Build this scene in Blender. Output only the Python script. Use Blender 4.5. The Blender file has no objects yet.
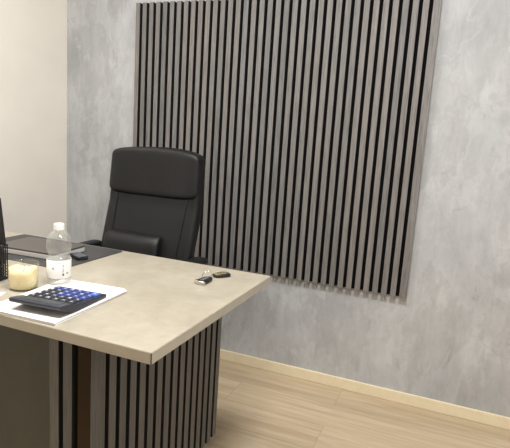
import bpy, bmesh, math, random
from mathutils import Vector, Matrix
random.seed(4)
sc = bpy.context.scene
COL = sc.collection

# ------------------------------------------------------------------ helpers
def lin(c):
    r = []
    for v in c:
        v /= 255.0
        r.append(v/12.92 if v <= 0.04045 else ((v+0.055)/1.055)**2.4)
    return (r[0], r[1], r[2], 1.0)

def link(o, parent=None):
    COL.objects.link(o)
    if parent: o.parent = parent
    return o

def tag(o, label, cat, group=None):
    o['label'] = label; o['category'] = cat
    if group: o['group'] = group
    return o

def thing(name, label, cat, loc=(0,0,0), rz=0.0, group=None):
    o = bpy.data.objects.new(name, None); link(o)
    o.empty_display_size = 0.05
    o.location = loc; o.rotation_euler = (0,0,rz)
    return tag(o, label, cat, group)

def obj(name, bm, mat, parent=None, smooth=False, bevel=0.0, seg=2):
    me = bpy.data.meshes.new(name)
    bmesh.ops.recalc_face_normals(bm, faces=bm.faces)
    bm.to_mesh(me); bm.free()
    for m in (mat if isinstance(mat, (list, tuple)) else [mat]): me.materials.append(m)
    o = bpy.data.objects.new(name, me); link(o, parent)
    if smooth:
        for p in me.polygons: p.use_smooth = True
    if bevel:
        b = o.modifiers.new('b', 'BEVEL'); b.width = bevel; b.segments = seg; b.limit_method = 'ANGLE'
        b.harden_normals = False
    return o

def struct(name, bm, mat, **k):
    o = obj(name, bm, mat, **k); o['kind'] = 'structure'; return o

def box(bm, x0, x1, y0, y1, z0, z1, mi=0, M=None):
    vs = [bm.verts.new((x, y, z)) for x in (x0, x1) for y in (y0, y1) for z in (z0, z1)]
    if M:
        for v in vs: v.co = M @ v.co
    for f in ((0,1,3,2),(4,6,7,5),(0,4,5,1),(2,3,7,6),(0,2,6,4),(1,5,7,3)):
        fc = bm.faces.new([vs[i] for i in f]); fc.material_index = mi
    return vs

def slat(bm, x0, x1, y0, y1, z0, z1, axis, all_veneer=False):
    # veneer on the face and the ends, dark core on the flanks
    n0 = len(bm.faces); box(bm, x0, x1, y0, y1, z0, z1); bm.faces.ensure_lookup_table()
    fl = (0, 1) if axis == 'x' else (2, 3)
    for i in fl:
        if not (all_veneer and i == fl[1]): bm.faces[n0+i].material_index = 1

def lathe(bm, prof, seg=48, c=(0,0,0), mi=0, cap0=True, cap1=True):
    rings = []
    for r, z in prof:
        rings.append([bm.verts.new((c[0]+r*math.cos(2*math.pi*k/seg), c[1]+r*math.sin(2*math.pi*k/seg), c[2]+z)) for k in range(seg)])
    for a, b in zip(rings, rings[1:]):
        for k in range(seg):
            f = bm.faces.new((a[k], a[(k+1)%seg], b[(k+1)%seg], b[k])); f.material_index = mi
    if cap0: bm.faces.new(list(reversed(rings[0]))).material_index = mi
    if cap1: bm.faces.new(rings[-1]).material_index = mi

def tube(bm, pts, r, seg=8, closed=False):
    pts = [Vector(p) for p in pts]; n = len(pts); rings = []
    for i, p in enumerate(pts):
        a = pts[i-1] if (i or closed) else pts[0]
        b = pts[(i+1) % n] if (i < n-1 or closed) else pts[-1]
        t = (b-a).normalized()
        up = Vector((0,0,1)) if abs(t.z) < .9 else Vector((1,0,0))
        u = t.cross(up).normalized(); v = t.cross(u).normalized()
        rr = r[i] if isinstance(r, (list, tuple)) else r
        rings.append([bm.verts.new(p + u*rr*math.cos(2*math.pi*k/seg) + v*rr*math.sin(2*math.pi*k/seg)) for k in range(seg)])
    pairs = list(zip(rings, rings[1:])) + ([(rings[-1], rings[0])] if closed else [])
    for a, b in pairs:
        for k in range(seg): bm.faces.new((a[k], a[(k+1)%seg], b[(k+1)%seg], b[k]))
    if not closed:
        bm.faces.new(rings[0]); bm.faces.new(rings[-1])

def loft(bm, rings, cap=True):
    R = [[bm.verts.new(p) for p in r] for r in rings]; n = len(R[0])
    for a, b in zip(R, R[1:]):
        for k in range(n): bm.faces.new((a[k], a[(k+1)%n], b[(k+1)%n], b[k]))
    if cap: bm.faces.new(R[0]); bm.faces.new(R[-1])

def superell(cx, cy, z, a, b, n=4.0, seg=48, tilt=None):
    out = []
    for k in range(seg):
        t = 2*math.pi*k/seg; c, s = math.cos(t), math.sin(t)
        out.append(Vector((cx + a*math.copysign(abs(c)**(2/n), c), cy + b*math.copysign(abs(s)**(2/n), s), z)))
    return out

def rprism(bm, w, d, z0, z1, r, seg=6, M=None, taper=0.0):
    """rounded-corner slab centred on the origin"""
    def ring(z, sh):
        pts = []
        for cx, cy, a0 in ((w/2-r, d/2-r, 0), (-w/2+r, d/2-r, 90), (-w/2+r, -d/2+r, 180), (w/2-r, -d/2+r, 270)):
            for k in range(seg+1):
                a = math.radians(a0 + 90*k/seg)
                p = Vector((cx + (r-sh)*math.cos(a), cy + (r-sh)*math.sin(a), z))
                pts.append(M @ p if M else p)
        return pts
    e = min((z1-z0)*.3, r*.6, .0015)
    loft(bm, [ring(z0, e+taper), ring(z0+e, taper), ring(z1-e, 0), ring(z1, e)])

# ------------------------------------------------------------------ materials
class N:
    def __init__(s, name):
        s.m = bpy.data.materials.new(name); s.m.use_nodes = True
        s.t = s.m.node_tree; s.b = s.t.nodes['Principled BSDF']
    def n(s, typ, **k):
        nd = s.t.nodes.new(typ)
        for a, v in k.items():
            if a in nd.inputs.keys(): nd.inputs[a].default_value = v
            else: setattr(nd, a, v)
        return nd
    def l(s, a, b): s.t.links.new(a, b)
    def coords(s, scale=(1,1,1), rot=(0,0,0), loc=(0,0,0)):
        g = s.n('ShaderNodeNewGeometry'); mp = s.n('ShaderNodeMapping')
        mp.inputs['Scale'].default_value = scale; mp.inputs['Rotation'].default_value = rot; mp.inputs['Location'].default_value = loc
        s.l(g.outputs['Position'], mp.inputs['Vector']); return mp.outputs['Vector']
    def noise(s, vec, scale, detail=4, rough=.5, dist=0.0):
        nd = s.n('ShaderNodeTexNoise', Scale=scale, Detail=detail, Roughness=rough, Distortion=dist)
        s.l(vec, nd.inputs['Vector']); return nd.outputs['Fac']
    def ramp(s, fac, stops):
        r = s.n('ShaderNodeValToRGB'); e = r.color_ramp.elements
        while len(e) < len(stops): e.new(.5)
        for i, (p, c) in enumerate(stops):
            e[i].position = p; e[i].color = c if len(c) == 4 else (*c, 1)
        s.l(fac, r.inputs['Fac']); return r.outputs['Color']
    def mix(s, fac, a, b, blend='MIX'):
        m = s.n('ShaderNodeMix'); m.data_type = 'RGBA'; m.blend_type = blend
        for sock, v in ((0, fac), (6, a), (7, b)):
            if hasattr(v, 'links'): s.l(v, m.inputs[sock])
            else: m.inputs[sock].default_value = v
        return m.outputs[2]
    def bump(s, h, strength=.2, dist=.002):
        b = s.n('ShaderNodeBump', Strength=strength, Distance=dist)
        s.l(h, b.inputs['Height']); s.l(b.outputs['Normal'], s.b.inputs['Normal'])
    def fin(s, col=None, rough=.5, **k):
        if col is not None:
            if hasattr(col, 'links'): s.l(col, s.b.inputs['Base Color'])
            else: s.b.inputs['Base Color'].default_value = col
        s.b.inputs['Roughness'].default_value = rough
        for a, v in k.items(): s.b.inputs[a.replace('_', ' ')].default_value = v
        return s.m

g = lambda v: (v, v, v, 1)

def plain(name, c, rough=.5, var=.06, scale=40, **k):
    m = N(name); f = m.noise(m.coords(), scale, 3)
    a = lin(c); lo = tuple(x*(1-var) for x in a[:3]); hi = tuple(min(1, x*(1+var)) for x in a[:3])
    return m.fin(m.ramp(f, [(.3, lo), (.7, hi)]), rough, **k)

def mat_plaster():
    m = N('venetian_plaster')
    v = m.coords()
    warp = m.n('ShaderNodeTexNoise', Scale=1.7, Detail=3.0); m.l(v, warp.inputs['Vector'])
    add = m.n('ShaderNodeVectorMath', operation='MULTIPLY_ADD')
    m.l(warp.outputs['Color'], add.inputs[0]); add.inputs[1].default_value = (.12,.12,.22); m.l(v, add.inputs[2])
    w = add.outputs[0]
    big = m.noise(w, 2.2, 7, .62)
    base = m.ramp(big, [(.30, lin((158,159,162))), (.45, lin((168,169,171))), (.56, lin((177,178,179))), (.72, lin((189,191,194)))])
    # vertical trowel strokes
    mp = m.n('ShaderNodeMapping'); mp.inputs['Scale'].default_value = (9, 9, 1.6); m.l(w, mp.inputs['Vector'])
    st = m.noise(mp.outputs['Vector'], 1.5, 6, .62, .6)
    c = m.mix(.55, base, m.ramp(st, [(.3, g(.40)), (.5, g(.5)), (.72, g(.59))]), 'OVERLAY')
    # short scratchy diagonal strokes
    mp2 = m.n('ShaderNodeMapping'); mp2.inputs['Scale'].default_value = (14, 14, 4); mp2.inputs['Rotation'].default_value = (0, .7, 0)
    m.l(w, mp2.inputs['Vector'])
    sc_ = m.noise(mp2.outputs['Vector'], 2.0, 8, .7, 1.0)
    c = m.mix(.35, c, m.ramp(sc_, [(.35, g(.40)), (.55, g(.5)), (.75, g(.66))]), 'OVERLAY')
    # crisp-edged skims of lighter plaster
    mp4 = m.n('ShaderNodeMapping'); mp4.inputs['Scale'].default_value = (1, 1, .55); mp4.inputs['Rotation'].default_value = (0, .35, 0); m.l(v, mp4.inputs['Vector'])
    sk = m.noise(mp4.outputs['Vector'], 3.0, 10, .66, .25)
    c = m.mix(m.ramp(sk, [(.50, g(0)), (.53, g(.30)), (.60, g(.14)), (.72, g(.34))]), c, lin((203,206,210)))
    sk2 = m.noise(mp4.outputs['Vector'], 7.5, 9, .72, .2)
    c = m.mix(m.ramp(sk2, [(.52, g(0)), (.55, g(.17)), (.66, g(.0))]), c, lin((138,139,142)))
    # thin light and dark trowel edges
    for sc2, lo, col, k in ((2.3, .006, lin((216,216,215)), .16), (1.9, .005, lin((140,140,142)), .30)):
        q = m.noise(w, sc2*1.6, 4, .55, .2)
        ab = m.n('ShaderNodeMath', operation='SUBTRACT'); m.l(q, ab.inputs[0]); ab.inputs[1].default_value = .52 if k < .2 else .46
        a2 = m.n('ShaderNodeMath', operation='ABSOLUTE'); m.l(ab.outputs[0], a2.inputs[0])
        lm = m.ramp(a2.outputs[0], [(0, g(1)), (lo*2.2, g(0))])
        gate = m.ramp(m.noise(v, 3.4, 2), [(.50, g(0)), (.64, g(1))])
        f = m.mix(1.0, lm, gate, 'MULTIPLY')
        f2 = m.n('ShaderNodeMath', operation='MULTIPLY'); m.l(f, f2.inputs[0]); f2.inputs[1].default_value = k
        c = m.mix(f2.outputs[0], c, col)
    m.bump(st, .25, .003)
    return m.fin(c, .42)

def mat_slat(name, p, x0, axis, tone=1.0):
    m = N(name)
    gm = m.n('ShaderNodeNewGeometry'); sp = m.n('ShaderNodeSeparateXYZ'); m.l(gm.outputs['Position'], sp.inputs[0])
    s1 = m.n('ShaderNodeMath', operation='SUBTRACT'); m.l(sp.outputs[axis], s1.inputs[0]); s1.inputs[1].default_value = x0
    s2 = m.n('ShaderNodeMath', operation='DIVIDE'); m.l(s1.outputs[0], s2.inputs[0]); s2.inputs[1].default_value = p
    s3 = m.n('ShaderNodeMath', operation='FLOOR'); m.l(s2.outputs[0], s3.inputs[0])
    wn = m.n('ShaderNodeTexWhiteNoise'); wn.noise_dimensions = '1D'; m.l(s3.outputs[0], wn.inputs['W'])
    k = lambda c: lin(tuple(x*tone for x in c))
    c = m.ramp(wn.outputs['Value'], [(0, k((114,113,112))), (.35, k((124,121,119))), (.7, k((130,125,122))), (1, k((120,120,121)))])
    # grain: long vertical streaks, shifted slat by slat
    cm = m.n('ShaderNodeCombineXYZ'); m.l(wn.outputs['Value'], cm.inputs[2])
    ml = m.n('ShaderNodeVectorMath', operation='MULTIPLY_ADD'); m.l(cm.outputs[0], ml.inputs[0]); ml.inputs[1].default_value = (1,1,30)
    m.l(gm.outputs['Position'], ml.inputs[2])
    mp = m.n('ShaderNodeMapping'); mp.inputs['Scale'].default_value = (190, 190, 9); m.l(ml.outputs[0], mp.inputs['Vector'])
    gr = m.noise(mp.outputs['Vector'], 1.0, 6, .65, .4)
    c = m.mix(.75, c, m.ramp(gr, [(.28, g(.20)), (.5, g(.49)), (.72, g(.70))]), 'OVERLAY')
    m.bump(gr, .15, .001)
    return m.fin(c, .55)

def mat_floor():
    m = N('oak_plank_floor')
    v = m.coords()
    br = m.n('ShaderNodeTexBrick', Scale=1.0)
    br.inputs['Brick Width'].default_value = 1.28; br.inputs['Row Height'].default_value = .19
    br.inputs['Mortar Size'].default_value = .0009; br.inputs['Mortar Smooth'].default_value = .2; br.offset = .37
    br.inputs['Color1'].default_value = g(.35); br.inputs['Color2'].default_value = g(.65); br.inputs['Mortar'].default_value = g(.5)
    br.inputs['Bias'].default_value = 0
    m.l(v, br.inputs['Vector'])
    mp = m.n('ShaderNodeMapping'); mp.inputs['Scale'].default_value = (.9, 14, 1); m.l(v, mp.inputs['Vector'])
    off = m.n('ShaderNodeVectorMath', operation='MULTIPLY_ADD'); m.l(br.outputs['Color'], off.inputs[0]); off.inputs[1].default_value = (40,40,0)
    m.l(mp.outputs['Vector'], off.inputs[2])
    gr = m.noise(off.outputs[0], 1.4, 7, .6, 1.2)
    c = m.ramp(gr, [(.28, lin((172,152,123))), (.45, lin((184,164,135))), (.58, lin((194,175,147))), (.75, lin((203,186,160)))])
    mp3 = m.n('ShaderNodeMapping'); mp3.inputs['Scale'].default_value = (5, 120, 1); m.l(v, mp3.inputs['Vector'])
    fine = m.noise(mp3.outputs['Vector'], 1.5, 5, .6)
    c = m.mix(.4, c, m.ramp(fine, [(.3, g(.38)), (.7, g(.6))]), 'OVERLAY')
    c = m.mix(.18, c, br.outputs['Color'], 'OVERLAY')
    c = m.mix(br.outputs['Fac'], c, lin((150,130,105)))
    return m.fin(c, .42)

def mat_desktop():
    m = N('stone_beige_laminate')
    v = m.coords()
    a = m.noise(v, 5, 6, .6, .6); b = m.noise(v, 32, 5, .65, .3)
    c = m.ramp(a, [(.3, lin((155,147,131))), (.5, lin((164,156,140))), (.7, lin((173,165,149)))])
    c = m.mix(.5, c, m.ramp(b, [(.3, g(.42)), (.7, g(.57))]), 'OVERLAY')
    return m.fin(c, .38)

def mat_glass(name, tint=(1,1,1,1), ior=1.45, rough=.0, shadow=False):
    m = N(name); m.b.inputs['Transmission Weight'].default_value = 1.0; m.b.inputs['IOR'].default_value = ior
    return m.fin(tint, rough)

def mat_thin(name, body, edge):
    # thin clear wall: see-through, glossy and milkier where the wall is seen edge-on
    m = N(name); t = m.t; out = t.nodes['Material Output']
    tr = m.n('ShaderNodeBsdfTransparent'); gl = m.n('ShaderNodeBsdfGlossy', Roughness=.04); df = m.n('ShaderNodeBsdfTranslucent'); d2 = m.n('ShaderNodeBsdfDiffuse')
    tr.inputs[0].default_value = (.97,.975,.97,1)
    df.inputs[0].default_value = g(.85); d2.inputs[0].default_value = g(.85)
    md = m.n('ShaderNodeMixShader'); md.inputs[0].default_value = .5; m.l(df.outputs[0], md.inputs[1]); m.l(d2.outputs[0], md.inputs[2])
    lw = m.n('ShaderNodeLayerWeight', Blend=.35)
    f = m.ramp(lw.outputs['Facing'], [(0, g(body*.5)), (.55, g(body)), (1, g(edge))])
    m1 = m.n('ShaderNodeMixShader'); m.l(f, m1.inputs[0]); m.l(tr.outputs[0], m1.inputs[1]); m.l(md.outputs[0], m1.inputs[2])
    fr = m.ramp(lw.outputs['Facing'], [(0, g(.03)), (.6, g(.06)), (.85, g(.25)), (1, g(.7))])
    m2 = m.n('ShaderNodeMixShader'); m.l(fr, m2.inputs[0]); m.l(m1.outputs[0], m2.inputs[1]); m.l(gl.outputs[0], m2.inputs[2])
    m.l(m2.outputs[0], out.inputs['Surface']); return m.m

def mat_felt():
    m = N('black_felt'); f = m.noise(m.coords(), 600, 2)
    return m.fin(m.ramp(f, [(.3, lin((14,12,12))), (.7, lin((22,19,18)))]), .95, Specular_IOR_Level=.1)

def mat_leather():
    m = N('black_leatherette'); v = m.coords()
    vo = m.n('ShaderNodeTexVoronoi', Scale=420.0); m.l(v, vo.inputs['Vector'])
    big = m.noise(v, 7, 3, .5, .5)
    mx = m.n('ShaderNodeMath', operation='MULTIPLY_ADD'); m.l(big, mx.inputs[0]); mx.inputs[1].default_value = 5.0; m.l(vo.outputs['Distance'], mx.inputs[2])
    m.bump(mx.outputs[0], .18, .002)
    return m.fin(m.ramp(big, [(.3, lin((13,14,16))), (.7, lin((18,19,21)))]), .46, Specular_IOR_Level=.38)

def mat_front_panel():
    m = N('dark_olive_laminate'); v = m.coords((1,1,.6))
    a = m.noise(v, 9, 6, .62, .8)
    return m.fin(m.ramp(a, [(.3, lin((50,52,45))), (.7, lin((62,64,56)))]), .45)

PLASTER = mat_plaster(); FLOOR = mat_floor(); TOP = mat_desktop(); FELT = mat_felt(); LEATHER = mat_leather()
CORE = plain('black_slat_core', (20,18,17), .8)
CREAM = plain('warm_white_paint', (233,228,219), .75, .02, 6)
WHITE = plain('white_paint', (238,236,230), .8, .02, 6)
EDGE = plain('beige_edge_band', (172,165,151), .35, .04, 30)
JOINT = plain('edge_joint', (92,86,78), .6)
SKIRT = plain('pale_oak_skirting', (229,216,186), .4, .04, 20)
FRONT = mat_front_panel()
BRONZE = plain('bronze_mirror', (42,30,15), .18, .05, 12, Metallic=.7)
PAPER = plain('white_paper', (240,238,236), .75, .01, 60)
MATM = plain('desk_mat_black', (58,57,58), .5, .08, 300)
BLACKP = plain('black_plastic', (22,22,24), .4, .1)
LID = plain('laptop_lid_grey', (72,68,66), .3, .05, 200)
SIDE = plain('laptop_case_silver', (205,202,198), .35, .05, 200)
NAVY = plain('navy_calculator_case', (36,40,54), .32, .06)
KEYD = plain('dark_key', (44,46,58), .4, .05)
KEYB = plain('blue_key', (52,66,128), .4, .05)
KEYC = plain('bright_blue_key', (70,120,215), .4, .05)
LEGEND = plain('key_legend_white', (215,218,228), .5, .02)
LCD = plain('lcd_grey', (44,48,50), .4, .05)
WAX = plain('cream_wax', (238,222,170), .5, .04, 60, Subsurface_Weight=.15)
WICK = plain('charred_wick', (40,34,28), .9)
GLASS = mat_thin('clear_glass', .04, .32)
PET = mat_thin('clear_pet', .10, .55)
CAPW = plain('white_cap', (240,240,236), .4, .01)
LABELM = plain('white_label_film', (214,212,206), .5, .02)
INK = plain('label_ink', (70,70,68), .6)
CHROME = plain('chrome', (205,203,198), .18, .02, 30, Metallic=1.0)
BRASS = plain('brass', (214,196,140), .3, .05, 60, Metallic=.7)
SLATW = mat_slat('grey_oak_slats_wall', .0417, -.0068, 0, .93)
SLATX = mat_slat('grey_oak_slats_front_shaded', .0417, .829-.007, 0, .73)  # desk slats: oak toned down, shade on the desk front put into the colour
SLATY = mat_slat('grey_oak_slats_side_shaded', .0434, -1.4300, 1, .73)  # same oak, pedestal side shade put into the colour

# ------------------------------------------------------------------ setting
XL, XR, YB, YF, ZC = -.494, 3.3, 0.0, -4.2, 2.7
bm = bmesh.new(); box(bm, XL-.1, XR+.1, YF-.1, YB+.1, -.1, 0); struct('floor', bm, FLOOR)
bm = bmesh.new(); box(bm, XL-.1, XR+.1, YF-.1, YB+.1, ZC, ZC+.1); struct('ceiling', bm, WHITE)
bm = bmesh.new(); box(bm, XL, XR, YB, YB+.1, 0, ZC); struct('wall_back', bm, PLASTER)
bm = bmesh.new(); box(bm, XL-.1, XL, YF, YB+.1, 0, ZC); struct('wall_left', bm, CREAM)
bm = bmesh.new(); box(bm, XR, XR+.1, YF, YB+.1, 0, ZC); struct('wall_right', bm, CREAM)
bm = bmesh.new(); box(bm, XL-.1, XR+.1, YF-.1, YF, 0, ZC); struct('wall_front', bm, CREAM)
bm = bmesh.new(); box(bm, XL+.012, XR, -.012, 0, 0, .0565); struct('baseboard_back', bm, SKIRT, bevel=.003)
bm = bmesh.new(); box(bm, XL, XL+.012, YF, 0, 0, .0565); struct('baseboard_left', bm, SKIRT, bevel=.003)

# ------------------------------------------------------------------ slatted wall panel
P = .0417; NS = 37
ZB, ZT = .5249, 1.8775
t = thing('slatted_wall_panel', 'large grey oak slatted acoustic panel mounted on the grey plaster wall', 'wall panel', (0,0,0))
bm = bmesh.new(); box(bm, .001, (NS-1)*P+.031, -.010, -.0005, ZB+.001, ZT-.001); obj('felt_backing', bm, FELT, t)
bm = bmesh.new()
for k in range(NS):
    w = .0250 if k < NS-1 else .032
    slat(bm, k*P, k*P+w, -.030, -.010, ZB, ZT, 'x', k == NS-1)
obj('slats', bm, [SLATW, CORE], t)

# ------------------------------------------------------------------ desk
DX0, DX1, DY0, DY1, DZ, TH = -.46, 1.1258, -1.5039, -.7742, .74, .0284
t = thing('desk', 'reception-style desk with a beige stone-look top and grey slatted pedestal', 'desk', (0,0,0))
bm = bmesh.new(); box(bm, DX0, DX1, DY0, DY1, DZ-TH, DZ); top = obj('desktop', bm, TOP, t, bevel=.0015)
bm = bmesh.new()
e = .0008
box(bm, DX0+.002, DX1-.002, DY0-e, DY0+.001, DZ-TH+.001, DZ-.0018)
box(bm, DX1-.001, DX1+e, DY0+.002, DY1-.002, DZ-TH+.001, DZ-.0018)
obj('edge_band', bm, EDGE, top)
bm = bmesh.new(); box(bm, DX1-.0010, DX1+.0010, DY0-.0010, DY0+.0010, DZ-TH+.001, DZ-.002); obj('corner_joint', bm, JOINT, top)
# pedestal at the right end
PX1, PY0, PY1, PZ = .954, -1.489, -.779, .095
PTOP = DZ-TH
bm = bmesh.new(); box(bm, .55, PX1-.022, PY0+.022, PY1-.003, PZ+.002, PTOP); obj('pedestal_carcass', bm, FELT, t)
bm = bmesh.new(); box(bm, .57, PX1-.06, PY0+.06, PY1-.07, 0, PZ+.002); obj('plinth', bm, BLACKP, t)
bm = bmesh.new()
# corner post plus side slats
box(bm, PX1-.022, PX1, PY0, -1.4370, PZ, PTOP)
vy, pd = -1.4299, .0434
for k in range(15):
    y0 = vy + k*pd + .0078
    y1 = min(y0 + .0275, PY1)
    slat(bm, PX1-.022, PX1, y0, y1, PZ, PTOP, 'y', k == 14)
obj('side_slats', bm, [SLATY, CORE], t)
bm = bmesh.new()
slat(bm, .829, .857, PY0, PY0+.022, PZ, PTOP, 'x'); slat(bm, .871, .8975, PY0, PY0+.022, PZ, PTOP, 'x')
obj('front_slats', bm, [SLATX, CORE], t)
bm = bmesh.new(); box(bm, .9125, .9318, PY0+.003, PY0+.020, PZ, PTOP)
box(bm, .9318, .9535, PY0-.0012, PY0-.0001, PZ+.001, PTOP-.001)
obj('mirror_strip', bm, BRONZE, t)['label'] = 'dark bronze mirrored strip'
bm = bmesh.new(); box(bm, DX0+.03, .8285, PY0+.002, PY0+.020, PZ, PTOP); obj('front_panel', bm, FRONT, t)['label'] = 'flat dark olive front panel'
bm = bmesh.new(); box(bm, DX0+.03, DX0+.055, PY0+.021, PY1-.01, 0, PTOP); obj('end_panel', bm, FRONT, t)

# ------------------------------------------------------------------ chair
def chair():
    t = thing('office_chair', 'black padded leather executive chair standing behind the desk', 'chair', (.470, -.60, 0), math.radians(0))
    # backrest: local coordinates, y forward is -; reclines towards +y
    def yc(z): return .112 + (z-.90)*.09 - (.28*(.90-z) - .09*(.90-z))*(1 if z < .90 else 0)
    z0, z1 = .50, 1.118
    def hw(z):
        s = (z-z0)/(z1-z0)
        return .221 + .006*math.sin(math.pi*s)
    bm = bmesh.new(); rings = []
    n = 40
    for i in range(n+1):
        s = i/n; z = z0 + (z1-z0)*s
        d = min(s, 1-s)*(z1-z0)
        rr = .050
        k = 1.0 if d > rr else math.sqrt(max(0.0, 1-((rr-d)/rr)**2))
        a = hw(z) - .05*(1-k); b = .046*(.25+.75*k)
        ring = []
        for q in superell(0, 0, z, a, b, 4.5, 64):
            crown = .018*(1-(q.x/a)**2)*max(0, (s-.80)/.20)     # arched top edge
            curve = -.022*(q.x/a)**2*1.0                           # wings wrap forward
            ring.append(Vector((q.x, yc(z) + q.y + curve, z + crown)))
        rings.append(ring)
    loft(bm, rings)
    back = obj('backrest', bm, LEATHER, t, smooth=True)
    # head section, a padded roll over the upper third with a sagging lower seam
    bm = bmesh.new(); rings = []
    za, zb = .940, 1.128
    for i in range(25):
        s = i/24; 
        rr = .028; z = za + (zb-za)*s; d = min(s, 1-s)*(zb-za)
        k = 1.0 if d > rr else math.sqrt(max(0.0, 1-((rr-d)/rr)**2))
        zz = min(z, 1.118)
        a = hw(zz) - .001 - .028*(1-k); b = .053*(.74+.26*k)
        ring = []
        for q in superell(0, 0, z, a, b, 4.5, 64):
            sag = -.013*(1-(q.x/a)**2)*(1-s)
            crown = .017*(1-(q.x/a)**2)*max(0, (s-.4)/.6)
            curve = -.030*(q.x/a)**2
            ring.append(Vector((q.x, yc(z) + q.y + curve - .002, z + crown + sag)))
        rings.append(ring)
    loft(bm, rings)
    obj('head_cushion', bm, LEATHER, t, smooth=True)
    # stitched seams down the face
    for s in (-1, 1):
        bm = bmesh.new()
        pts = []
        for i in range(14):
            z = .56 + (.935-.56)*i/13
            x = s*(.165 + .012*(i/13)); a = hw(z)
            pts.append((x, yc(z) - .0455 - .022*(x/a)**2 + .0012, z))
        tube(bm, pts, .0022, 6); obj('seam', bm, LEATHER, back, smooth=True)
    # lumbar cushion
    bm = bmesh.new(); rings = []
    for i in range(21):
        s = i/20; z = .61 + .165*s
        d = min(s, 1-s)*.165; rr = .045
        k = 1.0 if d > rr else math.sqrt(max(0.0, 1-((rr-d)/rr)**2))
        a = .140 - .014*(1-k); b = .040*(.12+.88*k)
        rings.append([Vector((q.x-.052, yc(z) - .055 + q.y, z)) for q in superell(0, 0, z, a, b, 4.5, 48)])
    loft(bm, rings)
    obj('lumbar_cushion', bm, LEATHER, t, smooth=True)
    # seat
    bm = bmesh.new(); rings = []
    for i in range(17):
        s = i/16; z = .40 + .105*s
        d = min(s, 1-s)*.105; rr = .04
        k = 1.0 if d > rr else math.sqrt(max(0.0, 1-((rr-d)/rr)**2))
        a = .245 - .03*(1-k); b = .235 - .03*(1-k)
        rings.append([Vector((q.x, -.205 + q.y, z - .02*max(0, (-q.y-.12)/.1))) for q in superell(0, 0, z, a, b, 4, 56)])
    loft(bm, rings)
    obj('seat', bm, LEATHER, t, smooth=True)
    bm = bmesh.new(); box(bm, -.12, .12, -.30, -.04, .365, .402); obj('seat_mechanism', bm, BLACKP, t, bevel=.006)
    # armrests
    for s in (-1, 1):
        bm = bmesh.new(); rings = []
        for i in range(15):
            u = i/14; y = -.165 + .225*u
            d = min(u, 1-u)*.215; rr = .03
            k = 1.0 if d > rr else math.sqrt(max(0.0, 1-((rr-d)/rr)**2))
            ring = []
            for q in superell(0, 0, 0, .032*(.35+.65*k), .017*(.35+.65*k), 3, 24):
                ring.append(Vector((s*.270 + q.x, y, .692 + q.y)))
            rings.append(ring)
        loft(bm, rings)
        arm = obj('armrest', bm, LEATHER, t, smooth=True)
        bm = bmesh.new()
        tube(bm, [(s*.270, -.12, .687), (s*.284, -.15, .60), (s*.268, -.185, .50), (s*.24, -.18, .42), (s*.12, -.17, .385)], .014, 10)
        tube(bm, [(s*.270, .01, .687), (s*.284, .0, .60), (s*.270, -.02, .48), (s*.24, -.09, .41), (s*.12, -.15, .385)], .014, 10)
        obj('arm_bracket', bm, BLACKP, arm, smooth=True)
    bm = bmesh.new()
    tube(bm, [(0, -.06, .385), (0, .04, .39), (0, .055, .44), (0, .045, .56)], .02, 10); obj('back_bracket', bm, BLACKP, t, smooth=True)
    bm = bmesh.new(); lathe(bm, [(.028, .10), (.028, .24), (.018, .24), (.018, .37)], 24, (0,-.17,0)); obj('gas_lift', bm, BLACKP, t)
    bm = bmesh.new(); lathe(bm, [(.045, .075), (.048, .09), (.04, .12), (.03, .13)], 24, (0,-.17,0)); hub = obj('base_hub', bm, BLACKP, t)
    for k in range(5):
        a = math.radians(90 + 72*k); c, s = math.cos(a), math.sin(a)
        bm = bmesh.new()
        tube(bm, [(c*r_, -.17 + s*r_, z_) for r_, z_ in ((.03,.098), (.12,.09), (.22,.078), (.285,.07))], [.024,.022,.018,.014], 10)
        leg = obj('base_leg', bm, BLACKP, t, smooth=True)
        bm = bmesh.new(); cx, cy = c*.285, -.17+s*.285
        R = Matrix.Translation((cx, cy, .026)) @ Matrix.Rotation(a, 4, 'Z') @ Matrix.Rotation(math.pi/2, 4, 'X')
        for o_ in (-.022, .006):
            lathe(bm, [(.020, o_), (.026, o_+.003), (.026, o_+.013), (.020, o_+.016)], 20)
        for v in bm.verts: v.co = R @ v.co
        box(bm, cx-.005, cx+.005, cy-.005, cy+.005, .03, .072)
        obj('caster', bm, BLACKP, leg)
    return t
chair()

# ------------------------------------------------------------------ desk mat and the flat things on it
MT = DZ + .003
bm = bmesh.new()
M = Matrix.Translation((.260, -.955, 0))
rprism(bm, .512, .335, DZ, MT, .012, 8, M)
tag(obj('desk_mat', bm, MATM), 'thin black desk mat lying along the far edge of the desktop', 'desk mat')

def laptop():
    a = math.radians(4)
    t = thing('laptop', 'closed dark grey laptop lying on the black desk mat', 'laptop', (.285, -.975, MT), a)
    bm = bmesh.new(); rprism(bm, .265, .180, .001, .0175, .014, 8, None, .001); b = obj('base', bm, SIDE, t)
    bm = bmesh.new(); rprism(bm, .265, .180, .0177, .0245, .014, 8); obj('lid', bm, LID, t)
    bm = bmesh.new()
    for x in (-.11, .11):
        for y in (-.08, .08):
            bm = bmesh.new(); lathe(bm, [(.006, 0), (.006, .0015)], 12, (x, y, 0)); obj('rubber_foot', bm, BLACKP, t)
laptop()

def phone():
    t = thing('smartphone', 'small black phone lying on the desk mat beside the laptop', 'phone', (.462, -.975, MT), math.radians(-22))
    bm = bmesh.new(); rprism(bm, .072, .040, 0, .013, .008, 6); obj('case', bm, BLACKP, t)
    bm = bmesh.new(); rprism(bm, .066, .034, .013, .0134, .006, 6); obj('screen', bm, plain('phone_screen', (72,76,86), .15), t)
phone()

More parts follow.
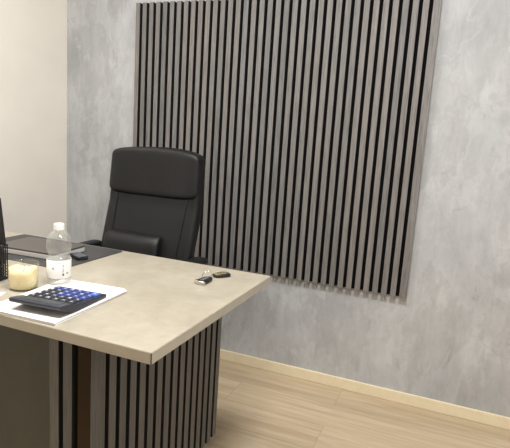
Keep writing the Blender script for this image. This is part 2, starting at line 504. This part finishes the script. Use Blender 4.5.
# ------------------------------------------------------------------ organiser at the left edge
def organiser():
    t = thing('pen_holder', 'black wire mesh pen holder beside the candle at the left edge', 'pen holder', (.432, -1.325, DZ), math.radians(8))
    w, d = .075, .075
    bm = bmesh.new()
    def panel(a, b, h0, h1, n=9):
        a = Vector(a); b = Vector(b)
        for i in range(n+1):
            p = a.lerp(b, i/n); h = h0 + (h1-h0)*i/n
            tube(bm, [(p.x, p.y, .004), (p.x, p.y, h)], .0017, 5)
        for z in [k*.009+.005 for k in range(int(min(h0, h1)/.009))]:
            tube(bm, [(a.x, a.y, z), (b.x, b.y, z)], .0011, 5)
    c = [(-w/2,-d/2), (w/2,-d/2), (w/2,d/2), (-w/2,d/2)]
    hh = [.095, .095, .105, .105]
    for i in range(4): panel((*c[i], 0), (*c[(i+1)%4], 0), hh[i], hh[(i+1)%4], 10)
    obj('mesh_body', bm, BLACKP, t)
    bm = bmesh.new(); rprism(bm, w+.004, d+.004, 0, .005, .004, 3); obj('base', bm, BLACKP, t)
    bm = bmesh.new(); tube(bm, [(x, y, h) for (x, y), h in zip(c, hh)], .0028, 8, True); obj('rim', bm, BLACKP, t)
    bm = bmesh.new()
    pts = [(w/2, .0+.014*math.cos(u), .060+.014*math.sin(u)) for u in [math.pi*2*k/18 for k in range(18)]]
    pts = [(w/2+.002+.010*(1-abs(math.sin(math.pi*k/18))), y, z) for k, (x, y, z) in enumerate(pts)]
    tube(bm, pts, .0018, 6, True); obj('wire_loop', bm, BLACKP, t)
    bm = bmesh.new()
    a = [bm.verts.new((x, .030, z)) for x, z in ((-.036,.106), (.036,.106), (.020,.245), (-.036,.250))]
    f = bm.faces.new(a); q = bmesh.ops.extrude_face_region(bm, geom=[f])
    for v in q['geom']:
        if isinstance(v, bmesh.types.BMVert): v.co.y += .006
    obj('tall_back_plate', bm, BLACKP, t, bevel=.001)
organiser()
# ------------------------------------------------------------------ candle in a glass
t = thing('candle_jar', 'cream candle burning down in a clear glass tumbler, left of the bottle', 'candle', (.573, -1.325, DZ))
t['label'] = 'cream candle in a clear glass tumbler standing left of the water bottle'
bm = bmesh.new()
lathe(bm, [(.0345,.0), (.0375,.002), (.0385,.010), (.0400,.075), (.0396,.0765), (.0388,.0755), (.0373,.010), (.034,.0045), (.0005,.0045)], 56, cap1=True)
obj('glass', bm, GLASS, t, smooth=True)
bm = bmesh.new(); rings = []
seg = 48
prof = [(.0338,.0047), (.03715,.0102), (.0381,.045), (.03845,.060), (.0355,.0600), (.031,.052), (.020,.047), (.006,.0465)]
R = []
for i, (r, z) in enumerate(prof):
    ring = []
    for k in range(seg):
        a = 2*math.pi*k/seg
        dz = (.0035*math.sin(2*a+.6)+.002*math.sin(5*a)) if i in (3,4) else 0
        ring.append(Vector((r*math.cos(a), r*math.sin(a), z+dz)))
    R.append(ring)
loft(bm, R); wax = obj('wax', bm, WAX, t, smooth=True)
bm = bmesh.new(); tube(bm, [(0,0,.0465), (.001,0,.053), (.003,.001,.058)], .0009, 6); obj('wick', bm, WICK, t)

# ------------------------------------------------------------------ water bottle
def bottle():
    t = thing('water_bottle', 'clear plastic water bottle with a white cap standing behind the calculator', 'bottle', (.632, -1.250, DZ))
    prof = [(.018,.004), (.024,.0005), (.029,.002), (.0325,.009), (.0335,.018), (.0322,.022), (.0334,.026), (.0322,.030), (.0336,.034),
            (.0337,.083), (.0330,.088), (.0295,.092), (.0275,.096), (.0282,.100), (.0318,.106), (.0343,.115), (.0345,.126), (.0335,.138), (.0300,.149),
            (.0225,.158), (.0165,.164), (.0125,.168), (.0122,.178)]
    seg = 64; bm = bmesh.new()
    def ring(r, z, off):
        out = []
        for k in range(seg):
            a = 2*math.pi*k/seg
            rib = 0
            if .100 < z < .15: rib = .0007*math.cos(12*a)
            if z < .034: rib = .0011*math.cos(9*a + z*240)
            rr = max(.0005, r + rib - off)
            out.append(Vector((rr*math.cos(a), rr*math.sin(a), z + (off if z < .002 else 0))))
        return out
    # subdivide the profile for a smooth outline
    pp = []
    for (r0, z0), (r1, z1) in zip(prof, prof[1:]):
        for i in range(3): pp.append((r0+(r1-r0)*i/3, z0+(z1-z0)*i/3))
    pp.append(prof[-1])
    outer = [ring(r, z, 0) for r, z in pp]; inner = [ring(r, z, .0006) for r, z in reversed(pp)]
    for r in inner[-3:]:
        for v in r: v.z += .0006
    loft(bm, [ [Vector((.0005*math.cos(2*math.pi*k/seg), .0005*math.sin(2*math.pi*k/seg), .006)) for k in range(seg)] ] + outer + inner + [[Vector((.0004*math.cos(2*math.pi*k/seg), .0004*math.sin(2*math.pi*k/seg), .0068)) for k in range(seg)]])
    obj('bottle_body', bm, PET, t, smooth=True)
    bm = bmesh.new()
    for k in range(seg):
        pass
    lathe(bm, [(.0343,.030), (.0343,.083), (.0340,.083), (.0340,.030), (.0343,.030)], 64, cap0=False, cap1=False)
    lab = obj('label', bm, LABELM, t, smooth=True)
    # printed marks on the label: small dark glyph-like strokes and a bar block
    bm = bmesh.new()
    def patch(a0, a1, z0, z1):
        n = max(2, int((a1-a0)/.06)); prev = None
        for i in range(n+1):
            a = a0 + (a1-a0)*i/n
            p = [bm.verts.new((.03445*math.cos(a), .03445*math.sin(a), z)) for z in (z0, z1)]
            if prev: bm.faces.new((prev[0], p[0], p[1], prev[1]))
            prev = p
    cam_a = math.radians(-43)
    for a in (-.62, -.52):
        patch(cam_a+a, cam_a+a+.05, .058, .063)
    patch(cam_a-.58, cam_a-.48, .0555, .057)
    for i in range(7):
        z = .045 + i*.0045
        patch(cam_a+.22, cam_a+.22+.05+.07*((i*37)%3)/2, z, z+.0022)
    for i in range(5):
        patch(cam_a-.15+i*.07, cam_a-.11+i*.07, .0745, .0762)
    patch(cam_a+.20, cam_a+.34, .038, .044)
    for i in range(4):
        patch(cam_a+.55+i*.05, cam_a+.575+i*.05, .042, .047)
    obj('print', bm, INK, lab)
    bm = bmesh.new(); rg = []
    for r, z in ((.0142,.168), (.0147,.1695), (.0147,.184), (.0140,.1862), (.010,.1866)):
        rg.append([Vector(((r+(.0003 if k % 2 and z < .185 else 0))*math.cos(2*math.pi*k/72), (r+(.0003 if k % 2 and z < .185 else 0))*math.sin(2*math.pi*k/72), z)) for k in range(72)])
    loft(bm, rg); obj('cap', bm, CAPW, t)
bottle()

# ------------------------------------------------------------------ papers and calculator
grp = 'sheets of paper in the stack under the calculator'
for i, (dx, dy, a) in enumerate([(0, 0, 0), (-.003, .002, .9), (.002, -.001, -.6), (-.006, .003, 1.6)]):
    bm = bmesh.new(); z0 = DZ + (0, .0052, .0064, .0076)[i]; z1 = DZ + (.005, .0062, .0074, .0086)[i]
    M = Matrix.Translation((.738+dx, -1.352+dy, 0)) @ Matrix.Rotation(math.radians(3.5+a), 4, 'Z')
    vs = box(bm, -.105, .105, -.1485, .1485, z0, z1, 0, M)
    tag(obj('paper_sheet', bm, PAPER), 'white paper', 'paper', None)['label'] = [
        'white paper booklet at the bottom of the stack, touching the desktop',
        'white paper sheets second from the bottom of the stack under the calculator',
        'white paper sheets just below the topmost one of the stack under the calculator',
        'topmost white sheet of the stack, the one the calculator stands on'][i]
PZT = DZ + .0086
bm = bmesh.new()
M = Matrix.Translation((.545, -1.470, 0)) @ Matrix.Rotation(math.radians(24), 4, 'Z')
box(bm, -.08, .055, -.05, .075, DZ, DZ+.0008, 0, M)
tag(obj('paper_note', bm, PAPER), 'white note lying on the desktop at the left edge, front of the candle', 'paper')

def calculator():
    W, D = .154, .190
    # local: +y away from the display; display end (-y) is raised
    t = thing('calculator', 'dark navy desktop calculator with blue keys lying on white papers', 'calculator', (.764, -1.385, PZT), math.radians(5))
    h0, h1 = .024, .010      # heights at the display end and at the far end
    tilt = math.atan((h0-h1)/D)
    bm = bmesh.new()
    # side outline (y, z) swept across the width: foot under the middle, raised thin lip at the display end
    out = [(-D/2, h0+.004), (-D/2+.002, h0-.004), (-D/2+.045, .002), (-D/2+.06, 0), (D/2-.004, 0), (D/2, .003), (D/2, h1-.001), (D/2-.002, h1),
           (-D/2+.052, h0-.0045), (-D/2+.046, h0+.001), (-D/2+.008, h0+.0065), (-D/2+.002, h0+.006)]
    a = [bm.verts.new((-W/2, y, z)) for y, z in out]; b = [bm.verts.new((W/2, y, z)) for y, z in out]
    bm.faces.new(a); bm.faces.new(list(reversed(b)))
    for k in range(len(out)):
        k2 = (k+1) % len(out); bm.faces.new((a[k], b[k], b[k2], a[k2]))
    body = obj('case', bm, NAVY, t, bevel=.0015)
    def surf(y):   # case top height
        y0, z0, y1, z1 = -D/2+.052, h0-.0045, D/2-.002, h1
        return z0 + (z1-z0)*(y-y0)/(y1-y0)
    # display
    bm = bmesh.new()
    ya, yb = -D/2+.012, -D/2+.042
    za = h0+.001 + .0055*(1-(ya+D/2-.008)/.038); zb_ = h0+.001 + .0055*(1-(yb+D/2-.008)/.038)
    vs = [bm.verts.new(p) for p in ((-.058, ya, za+.0006), (.058, ya, za+.0006), (.058, yb, zb_+.0006), (-.058, yb, zb_+.0006))]
    f = bm.faces.new(vs); r = bmesh.ops.extrude_face_region(bm, geom=[f])
    for v in r['geom']:
        if isinstance(v, bmesh.types.BMVert): v.co.z -= .0012
    obj('display', bm, LCD, t)
    # keys: six columns, five rows
    for r in range(5):
        for c in range(6):
            y = -D/2 + .066 + r*.0245; x = -W/2 + .016 + c*.0236
            z = surf(y)
            if c == 5 and r == 4: m = KEYC
            elif r >= 2 and c >= 2: m = KEYB
            elif r == 4: m = KEYC if c >= 4 else KEYB
            else: m = KEYD
            bm = bmesh.new()
            Mx = Matrix.Translation((x, y, z)) @ Matrix.Rotation(-math.atan((h0-.0045-h1)/(D-.054)), 4, 'X')
            rprism(bm, .0185, .0170, -.001, .0042, .003, 3, Mx, -.0008)
            kb = obj('key', bm, m, t)
            bm = bmesh.new()
            sy = [-.004, 0, .004]
            kind = (r*6+c) % 4
            if kind == 0: segs = [(-.0035,.0035,-.0010,.0010)]
            elif kind == 1: segs = [(-.0010,.0010,-.0042,.0042)]
            elif kind == 2: segs = [(-.0030,.0030,-.0042,-.0024), (-.0030,.0030,.0024,.0042), (-.0030,-.0012,-.0024,.0024), (.0012,.0030,-.0024,.0024)]
            else: segs = [(-.0035,.0035,-.0008,.0008), (-.0008,.0008,-.0035,.0035)]
            for x0, x1, y0, y1 in segs: box(bm, x0, x1, y0, y1, .0040, .0045, 0, Mx)
            obj('key_legend', bm, LEGEND, kb)
calculator()

# ------------------------------------------------------------------ car keys
def keys():
    t = thing('car_keys', 'two black car key fobs on one ring near the desk\'s right corner', 'keys', (.966, -.945, DZ))
    def fob(cx, cy, a, L, W, H, name):
        M = Matrix.Translation((cx, cy, 0)) @ Matrix.Rotation(a, 4, 'Z')
        bm = bmesh.new(); rings = []
        for i in range(13):
            s = i/12; z = H*s; d = min(s, 1-s)
            k = math.sqrt(max(0, 1-((.5-d)/.5)**2))**.7
            rings.append([M @ Vector((q.x, q.y*(1+.18*q.x/(L/2)), z)) for q in superell(0, 0, z, L/2-.006*(1-k), W/2-.006*(1-k), 3.2, 40)])
        loft(bm, rings); return obj(name, bm, BLACKP, t, smooth=True), M
    f1, M = fob(.006, -.028, math.radians(-94), .070, .035, .012, 'key_fob')
    bm = bmesh.new(); rings = []
    for z, e in ((.0005,.003), (.003,.0), (.009,.0), (.0128,.004)):
        rings.append([M @ Vector((q.x+.030, q.y, z)) for q in superell(0, 0, z, .0085-e*.6, .0195-e, 2.8, 32)])
    loft(bm, rings); obj('silver_end', bm, CHROME, f1, smooth=True)
    bm = bmesh.new()
    for k in range(3):
        rprism(bm, .011, .013,   .0116, .0127, .003, 4, M @ Matrix.Translation((-.012+k*.014, 0, 0)))
    obj('buttons', bm, plain('fob_buttons', (96,96,100), .4), f1)
    f2, M = fob(.020, .064, math.radians(62), .062, .041, .011, 'key_fob')
    bm = bmesh.new(); rprism(bm, .044, .019, .0107, .0117, .002, 3, M @ Matrix.Translation((-.004,-.001,0))); obj('badge', bm, BRASS, f2)
    bm = bmesh.new()
    for k in range(3): box(bm, -.018+k*.012, -.012+k*.012, -.004, .002, .0116, .0121, 0, M)
    obj('badge_marks', bm, BLACKP, f2)
    bm = bmesh.new(); tube(bm, [(-.012+.016*math.cos(u), .022+.016*math.sin(u), .010+.007*math.sin(u)) for u in [2*math.pi*k/28 for k in range(28)]], .0012, 8, True)
    obj('ring', bm, CHROME, t, smooth=True)
    bm = bmesh.new()
    tube(bm, [(.004, .012, .006), (.012, -.003, .003), (.018, -.018, .002)], [.0025,.003,.0035], 8)
    obj('key_tag', bm, BRASS, t, smooth=True)
keys()

# ------------------------------------------------------------------ lights
def area(name, loc, target, size, power, col, sy=None, spread=180):
    L = bpy.data.lights.new(name, 'AREA'); L.energy = power; L.color = col; L.size = size
    L.spread = math.radians(spread)
    if sy: L.shape = 'RECTANGLE'; L.size_y = sy
    o = bpy.data.objects.new(name, L); link(o); o.location = loc
    o.rotation_euler = (Vector(target)-Vector(loc)).to_track_quat('-Z', 'Y').to_euler()
    return o
area('ceiling_lamp', (1.5, -1.6, 2.67), (1.5, -1.6, 0), .5, 56, (1, 1, 1))
area('ceiling_lamp', (.25, -1.5, 2.67), (.25, -1.5, 0), .5, 30, (1, .985, .96))
area('window_daylight', (3.25, -1.6, 1.6), (0, -.6, 1.2), 1.3, 7, (.78, .88, 1), 1.3)
w = bpy.data.worlds.new('world'); sc.world = w; w.use_nodes = True
w.node_tree.nodes['Background'].inputs[0].default_value = (.8, .85, 1, 1)
w.node_tree.nodes['Background'].inputs[1].default_value = .2

# ------------------------------------------------------------------ camera
cam = bpy.data.cameras.new('camera'); co = bpy.data.objects.new('camera', cam); link(co)
rt = Vector((.92338378, .37837246, .06478184)); fw = Vector((-.36402234, .91663545, -.16512783)); up = Vector((-.12186116, .12889432, .98414232))
Mx = Matrix(((rt.x, up.x, -fw.x, 1.68275), (rt.y, up.y, -fw.y, -2.3575), (rt.z, up.z, -fw.z, 1.2), (0,0,0,1)))
co.matrix_world = Mx
cam.sensor_fit = 'HORIZONTAL'; cam.sensor_width = 36; cam.lens = 497/510*36; cam.clip_start = .02
sc.camera = co
sc.view_settings.view_transform = 'Standard'; sc.view_settings.look = 'None'
sc.view_settings.gamma = 1; sc.view_settings.exposure = 0.0
sc.view_settings.use_curve_mapping = False
sc.cycles.max_bounces = 12; sc.cycles.transmission_bounces = 12; sc.cycles.transparent_max_bounces = 12
